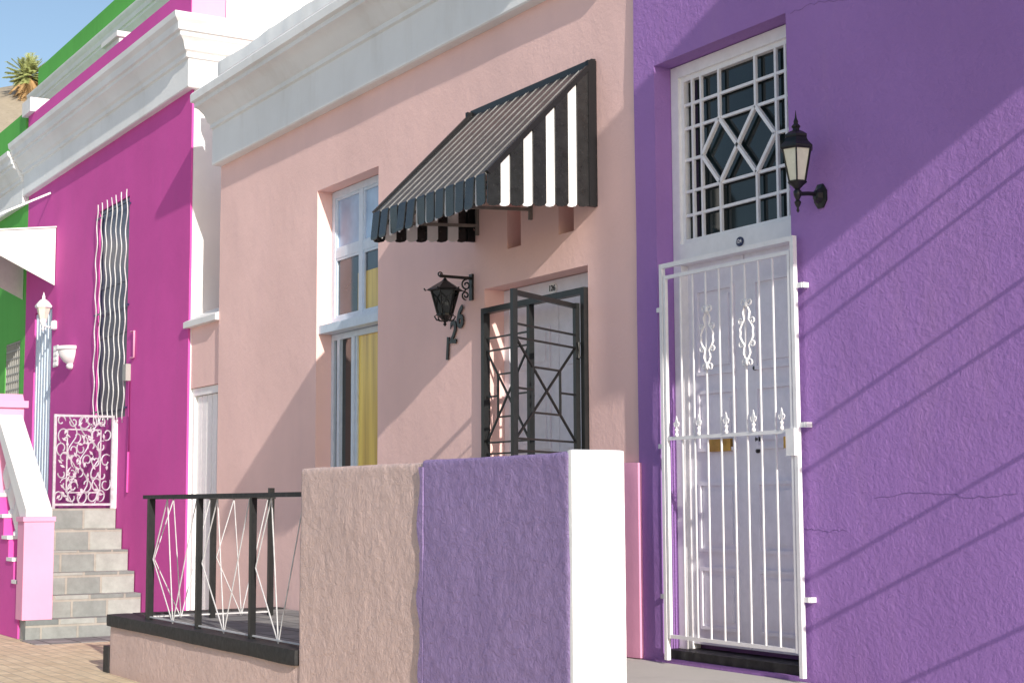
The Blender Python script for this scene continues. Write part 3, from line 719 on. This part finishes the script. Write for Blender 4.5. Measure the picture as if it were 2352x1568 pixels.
bm = B(); bar(bm, (PY(291,840).x+.1,-.03,PY(291,838).z), (PY(291,840).x+.1,-.03,PY(291,876).z), .12, .06); obj('meter_box', bm, M['greyw'], mh, bevel=.01)
bm = B(); x = PY(293,900).x+.1; tube(bm, [(x,-.015,PY(291,876).z),(x+.01,-.015,2.0),(x,-.015,PY(291,1130).z)], .012, 6); obj('conduit', bm, M['magenta'], mh, 60)
x = PY(312,790).x; bm = B()
tube(bm, [(x-.12,-.02,PY(312,760).z),(x,-.02,PY(312,760).z),(x,-.02,PY(312,820).z),(x-.12,-.02,PY(312,820).z)], .012, 6); obj('pipe_bracket', bm, M['palepink'], mh, 60)
p = PY(166,800); bm = B()
lathe(bm, (p.x,-.004,p.z), [(.02,-.27),(.06,-.25),(.07,-.22),(.055,-.2),(.10,-.17),(.16,-.09),(.175,-.03),(.2,-.02),(.2,.02),(.17,.025)], 18, half=True)
tag(obj('wall_planter', bm, M['wpaint'], None, 50), 'white half bowl planter fixed to the magenta wall', 'planter')
p = PY(130,818); bm = B(); box(bm, p.x-.1, p.x+.1, -.02, -.004, p.z-.14, p.z+.14)
for i in range(3):
    for j in range(4): box(bm, p.x-.07+i*.055, p.x-.035+i*.055, -.026, -.0199, p.z-.12+j*.065, p.z-.08+j*.065)
tag(obj('vent_grille', bm, M['wpaint'], None), 'small white vent plate on magenta wall left of the bowl planter', 'vent')
p = PY(129,747); c = PX(99,740,p.x)
t = thing('wall_lantern', 'small white carriage lantern on the magenta wall above the stairs', 'lamp', (p.x,0,p.z))
bm = B(); lathe(bm, (p.x,-.02,p.z), [(.001,-.07),(.05,-.05),(.05,.05),(.001,.07)], 8); tube(bm, [(p.x,-.03,p.z),(p.x,c.y*.5,p.z-.03),(p.x,c.y,p.z-.01)], .014, 8); obj('bracket', bm, M['wpaint'], t, 50)
bm = B(); lathe(bm, (p.x,c.y,p.z), [(.001,-.09),(.02,-.06),(.01,-.03),(.03,0),(.05,.05),(.045,.07)], 10); obj('stem', bm, M['wpaint'], t, 40)
bm = B(); lathe(bm, (p.x,c.y,p.z), [(.105,.22),(.115,.24),(.08,.29),(.05,.32),(.02,.34),(.02,.37),(.001,.43)], 6); obj('cap', bm, M['wpaint'], t, 40)
bm = B(); lathe(bm, (p.x,c.y,p.z), [(.05,.07),(.09,.22)], 6); obj('glass_shade', bm, M['frost'], t)
ca = PY(130,520); cz0 = ca.z; cz1 = PY(128,655).z; cx1 = ca.x; cx0 = mL-.15; out = -1.15
cn = thing('canopy', 'white sheet door canopy with triangular sides between magenta and green houses', 'awning', (cx1,0,cz1))
for x in (cx0, cx1):
    bm = B(); prism(bm, [(-.01,cz0-.02),(out,cz0-.17),(out,cz0-.24),(-.01,cz1)], 'x', x-.01, x+.01); obj('side_panel', bm, M['canopy'], cn)
bm = B(); prism(bm, [(-.005,cz0),(out-.05,cz0-.16),(out-.05,cz0-.18),(-.005,cz0-.019)], 'x', cx0-.03, cx1+.03); obj('roof_sheet', bm, M['canopy'], cn)
bm = B(); bar(bm, (cx1-.3,-.01,PY(95,458).z), (cx1-.3,out,cz0-.1), .025); obj('stay_rod', bm, M['wpaint'], cn)
# ================================================================ STAIRS
SX0 = -16.6; n = 6; rise = 1.37/n; YS = -1.3
st = thing('staircase', 'grey slate tiled steps climbing along the magenta wall to a gate', 'stairs', (SX0,-.6,0))
for i in range(n):
    bm = B(); xr = SX0-.24*i; xl = xr-.24 if i < n-1 else mL
    z1_ = rise*(i+1); yy = YS if i == 0 else -1.02
    box(bm, xl-.003, xr, yy+.001*i, -.012, .026, z1_)
    obj('step', bm, M['slate'], st, bevel=.008)
bm = B(); box(bm, SX0, SX0+.6, YS-.05, -.012, .0241, .032); obj('tiled_apron', bm, M['floor'], st)
bl = thing('balustrade', 'pink and white stair balustrade with square posts beside the slate steps', 'balustrade', (SX0,-1.16,0))
bm = B(); yb0, yb1 = -1.34, -1.03
box(bm, mL, -17.95, yb0+.02, yb1-.005, .026, 1.5)
for i in range(1,6): box(bm, SX0-.24*i-.24, SX0-.24*i, yb0+.02, yb1-.005, .026, .2+rise*i+.16)
obj('stepped_base', bm, M['magenta'], bl, bevel=.008)
bm = B()
for i in range(1,6): box(bm, SX0-.24*i-.24, SX0-.24*i+.012, yb0, yb1, .2+rise*i+.162, .2+rise*i+.2)
box(bm, mL, -18.05, yb0, yb1, 1.502, 1.56); obj('base_capping', bm, M['white'], bl, bevel=.006)
zlt = PX(100,1197,SX0).z; zlb = PX(100,1425,SX0).z
bm = B(); box(bm, SX0-.26, SX0, yb0, yb1, rise+.002, zlt); box(bm, SX0-.28, SX0+.015, yb0-.015, yb1+.012, zlt+.001, zlt+.05); obj('newel_post', bm, M['palepink'], bl, bevel=.012, label='lower square newel post')  # newel posts carry the sunlit tone in their pale colour
bm = B(); box(bm, -18.25, -17.98, yb0, yb1, 1.51, 2.5); box(bm, -18.29, -17.94, yb0-.04, yb1+.04, 2.502, 2.58); prism(bm, [(-18.25,2.581),(-17.98,2.581),(-18.05,2.66),(-18.18,2.66)], 'y', yb0, yb1); obj('newel_post', bm, M['palepink'], bl, bevel=.01, label='upper square newel post with cap')
bm = B(); prism(bm, [(SX0-.02,zlt+.052),(SX0-.02,zlt+.12),(SX0-.12,zlt+.2),(-17.976,2.42),(-17.976,2.25),(SX0-.27,zlt+.052)], 'y', yb0+.02, yb1-.02); box(bm, mL, -18.252, yb0+.02, yb1-.02, 2.25, 2.4); obj('handrail', bm, M['white'], bl, bevel=.012)
for i in range(1,6):
    x = SX0-.24*i-.12; z0_ = .2+rise*i+.2; zt_ = zlt+.05+(2.25-zlt-.05)*((SX0-.27-x)/(SX0-.27+17.976))
    h = max(.3, zt_-z0_); bm = B()
    lathe(bm, (x,-1.185,z0_), [(.06,0),(.06,.05*h),(.04,.08*h),(.07,.25*h),(.075,.33*h),(.045,.5*h),(.03,.68*h),(.05,.72*h),(.03,.78*h),(.055,.93*h),(.055,h)], 12)
    obj('baluster', bm, M['white'], bl, 45)
for i in range(9):
    x = -18.45-.3*i; bm = B(); h = .69
    lathe(bm, (x,-1.185,1.56), [(.06,0),(.06,.05*h),(.04,.08*h),(.07,.25*h),(.075,.33*h),(.045,.5*h),(.03,.68*h),(.05,.72*h),(.03,.78*h),(.055,.93*h),(.055,h)], 12)
    obj('baluster', bm, M['white'], bl, 45)
gX = -17.86; ga = PX(125,1050,gX).y; gb_ = PX(258,1050,gX).y; gz1_ = PX(190,952,gX).z; gz0_ = 1.40
og = thing('stair_gate', 'small silver iron gate with leafy scrollwork at the top of the slate steps', 'gate', (gX,ga,1.37))
bm = B()
for y in (ga, gb_): bar(bm, (gX,y,gz0_-.03), (gX,y,gz1_), .03)
for z in (gz0_+.015, gz1_-.015): bar(bm, (gX,ga+.014,z), (gX,gb_-.014,z), .026)
i0 = .09
for y in (ga+i0+.05, gb_-i0-.05): bar(bm, (gX,y,gz0_+.15), (gX,y,gz1_-.17), .014)
for z in (gz0_+.15, gz1_-.17): bar(bm, (gX,ga+i0+.05,z), (gX,gb_-i0-.05,z), .014)
obj('gate_frame', bm, M['silver'], og)
bm = B(); rnd = random.Random(3)
def spx(cy, cz, r0, a0, s, turns=1.0, n=16): return [(gX+.004, cy+math.cos(a0+s*turns*6.283*i/n)*r0*(1-.6*i/n), cz+math.sin(a0+s*turns*6.283*i/n)*r0*(1-.6*i/n)*1.3) for i in range(n+1)]
W_ = gb_-ga
for j in range(7):
    for i in range(5):
        cy = ga+.07+(W_-.14)*(i+.4*(j%2))/4.4+rnd.uniform(-.02,.02); cz = gz0_+.10+(gz1_-gz0_-.20)*j/6+rnd.uniform(-.03,.03)
        tube(bm, spx(cy, cz, rnd.uniform(.045,.075), rnd.uniform(0,6.28), rnd.choice((-1,1)), rnd.uniform(.6,1.1)), .0085, 6)
for y_ in (.3, .5, .7):
    tube(bm, [(gX+.004, ga+W_*y_+.05*math.sin(k*.7+y_*9), gz0_+.03+(gz1_-gz0_-.06)*k/20) for k in range(21)], .008, 6)
for i in range(56):
    cy = rnd.uniform(ga+.05, gb_-.05); cz = rnd.uniform(gz0_+.05, gz1_-.05); a = rnd.uniform(0,6.28); l = .034
    c_, s_2 = math.cos(a), math.sin(a)
    prism(bm, [(cy-c_*l,cz-s_2*l),(cy-s_2*l*.45,cz+c_*l*.45),(cy+c_*l,cz+s_2*l),(cy+s_2*l*.45,cz-c_*l*.45)], 'x', gX+.006, gX+.012)
obj('vine_scrollwork', bm, M['silver'], og)
bm = B(); bar(bm, (gX+.02,gb_+.035,1.37), (gX+.02,gb_+.035,gz1_-.05), .04); obj('gate_post', bm, M['wpaint'], og)
# ================================================================ GREEN HOUSE
gh_ = thing('row_house', 'green house with white cornice at the far left of the row', 'house', (mL-5,0,0))
GL = mL-8
gzc = PY(30,475).z-.2
gx0_, gx1_, gzb_, gzt_ = PY(12,850).x, PY(45,850).x, PY(20,915).z, PY(20,790).z
bm = facade(GL, mL-.003, .02, gzc+1.2, 0, [(gx0_,gx1_,gzb_,gzt_,.12)], depth=.35, amp=.005, seed=22); obj('wall', bm, M['green'], gh_, 40)
bm = B(); box(bm, GL, mL-.004, -.03, -.008, .02, gzb_-.1); obj('plinth', bm, M['greyw'], gh_)
bm = B(); sweep(bm, [(GL,0,0,-1,0,-1),(mL-.02,0,0,-1)], [(o, z-q+gzc+.1) for o, z in prof]); obj('cornice', bm, M['cornice'], gh_, 35)
bm = B(); box(bm, GL, mL-.1, -.04, .3, gzc+.86, gzc+1.45); obj('parapet', bm, M['green'], gh_)
bm = B(); box(bm, gx0_+.003, gx1_-.003, .09, .1, gzb_+.003, gzt_-.003); gwn = obj('window', bm, M['glassd'], gh_)
bm = B(); nn_ = 8
for i in range(nn_+1): x = gx0_+.01+(gx1_-gx0_-.02)*i/nn_; bar(bm, (x,.02,gzb_+.003), (x,.02,gzt_-.003), .02)
for j in range(8): z = gzb_+.01+(gzt_-gzb_-.02)*j/7; bar(bm, (gx0_+.003,.02,z), (gx1_-.003,.02,z), .018)
obj('grille', bm, M['greyw'], gwn)
bm = B(); box(bm, GL, mL-.01, .36, 3.4, 0, gzc+.8); obj('rear_wall', bm, M['green'], gh_)
uy = 3.0; uL = PY(97,160,uy).x; uzt = PY(97,160,uy).z; uzb = PY(100,195,uy).z; uR = -23.6
bm = B(); box(bm, uL+.3, uR, uy+.06, uy+6, gzc, uzb-1.0); obj('upper_wall', bm, M['cornice'], gh_)
bm = B(); box(bm, uL, uR, uy-.08, uy+6.1, uzb-.16, uzt); obj('upper_parapet', bm, M['green'], gh_)
bm = B(); sweep(bm, [(uL-.1,uy+.05,0,-1,0,-1),(uR,uy+.05,0,-1)], [(o*1.1, uzb-1.05+(z-q)*1.15) for o, z in prof]); obj('upper_cornice', bm, M['cornice'], gh_, 35)
pc = PY(262,110,1.4); zt_ = PY(275,84,1.4).z; bm = B(); box(bm, pc.x-.45, pc.x+.25, 1.4, 2.1, gzc, zt_); box(bm, pc.x-.5, pc.x+.3, 1.35, 2.15, zt_+.001, zt_+.08); obj('chimney', bm, M['white'], gh_, bevel=.01)
# ================================================================ PALM
d = ray(66,175); k = (-150-EYE.x)/d.x; pc = EYE+d*k
pm = thing('palm_tree', 'spiky palm tree on the dry hillside against the sky', 'tree', (pc.x,pc.y,pc.z-7))
bm = B(); tube(bm, [(pc.x+.3*math.sin(i*.7),pc.y,pc.z-8+8*i/10) for i in range(11)], .35, 10, taper=lambda u: 1.2-.4*u); obj('trunk', bm, M['bark'], pm, 60)
bm = B(); rnd = random.Random(8)
for i in range(190):
    az_ = rnd.uniform(0,6.283); el = rnd.uniform(-1.2,1.4); L = rnd.uniform(1.3,2.9); dead = el < -.45
    dd = Vector((math.cos(az_)*math.cos(el), math.sin(az_)*math.cos(el), math.sin(el))); base = pc+Vector((0,0,-.1))
    side = dd.cross(Vector((0,0,1))); side = side.normalized() if side.length > .01 else Vector((1,0,0))
    for k2 in range(9):
        u = .35+.6*k2/8
        p0 = base+dd*L*u+Vector((0,0,-.5*u*u))
        for s in (-1,1):
            tip = p0+(dd*.45+side*s*.6+Vector((0,0,-.2)))*rnd.uniform(.5,.9)*(1.2-u*.5)
            w2 = Vector((0,0,.06))
            f = bm.faces.new([bm.verts.new(p0-w2), bm.verts.new(p0+w2), bm.verts.new(tip)]); f.material_index = 1 if dead else 0
    tube(bm, [base, base+dd*L*.5+Vector((0,0,-.12)), base+dd*L+Vector((0,0,-.5))], .03, 4, mi=1 if dead else 0)
obj('crown', bm, [M['leaf'], M['deadleaf']], pm)
# ================================================================ SHADOW RODS added right of the frame to throw the thin diagonal shadows
SL = .42; xw = -3.75
tr = thing('shadow_rods', 'black horizontal rods added outside the frame to cast thin shadows on the purple wall', 'shadow caster', (xw,0,TZ))
for (px, py) in ((2352,300),(2352,385),(2352,640),(2352,750),(2352,1045),(2352,1180),(2352,1440)):
    p = PY(px, py, -.02); z = p.z + SL*(xw-p.x)
    bm = B(); tube(bm, [(xw,-.02,z),(xw,-.46,z)], .015, 8); obj('rod', bm, M['black'], tr, 60)
# ================================================================ CAMERA, LIGHT
cam = bpy.data.cameras.new('camera'); co = bpy.data.objects.new('camera', cam); C.objects.link(co)
Mx = Matrix((( Rc.x, Uc.x, -Fw.x, EYE.x), (Rc.y, Uc.y, -Fw.y, EYE.y), (Rc.z, Uc.z, -Fw.z, EYE.z), (0,0,0,1)))
co.matrix_world = Mx; cam.sensor_width = 36; cam.lens = 36*F/W; cam.clip_end = 2000; cam.clip_start = .05
bpy.context.scene.camera = co
sd = Vector((1, -.165, .42)).normalized()
sun = bpy.data.lights.new('sun', 'SUN'); sun.energy = 5; sun.angle = math.radians(.5); sun.color = (1, .93, .83)
so = bpy.data.objects.new('sun', sun); C.objects.link(so); so.rotation_euler = sd.to_track_quat('Z', 'Y').to_euler()
w = bpy.data.worlds.new('World'); bpy.context.scene.world = w; w.use_nodes = True
t = w.node_tree; bg = t.nodes['Background']; sk = t.nodes.new('ShaderNodeTexSky'); sk.sky_type = 'NISHITA'; sk.sun_disc = False
sk.sun_elevation = math.asin(sd.z); sk.sun_rotation = math.atan2(sd.x, sd.y)
t.links.new(sk.outputs[0], bg.inputs[0]); bg.inputs[1].default_value = .15
sc_ = bpy.context.scene; sc_.view_settings.view_transform = 'Standard'; sc_.view_settings.look = 'None'; sc_.view_settings.exposure = 0
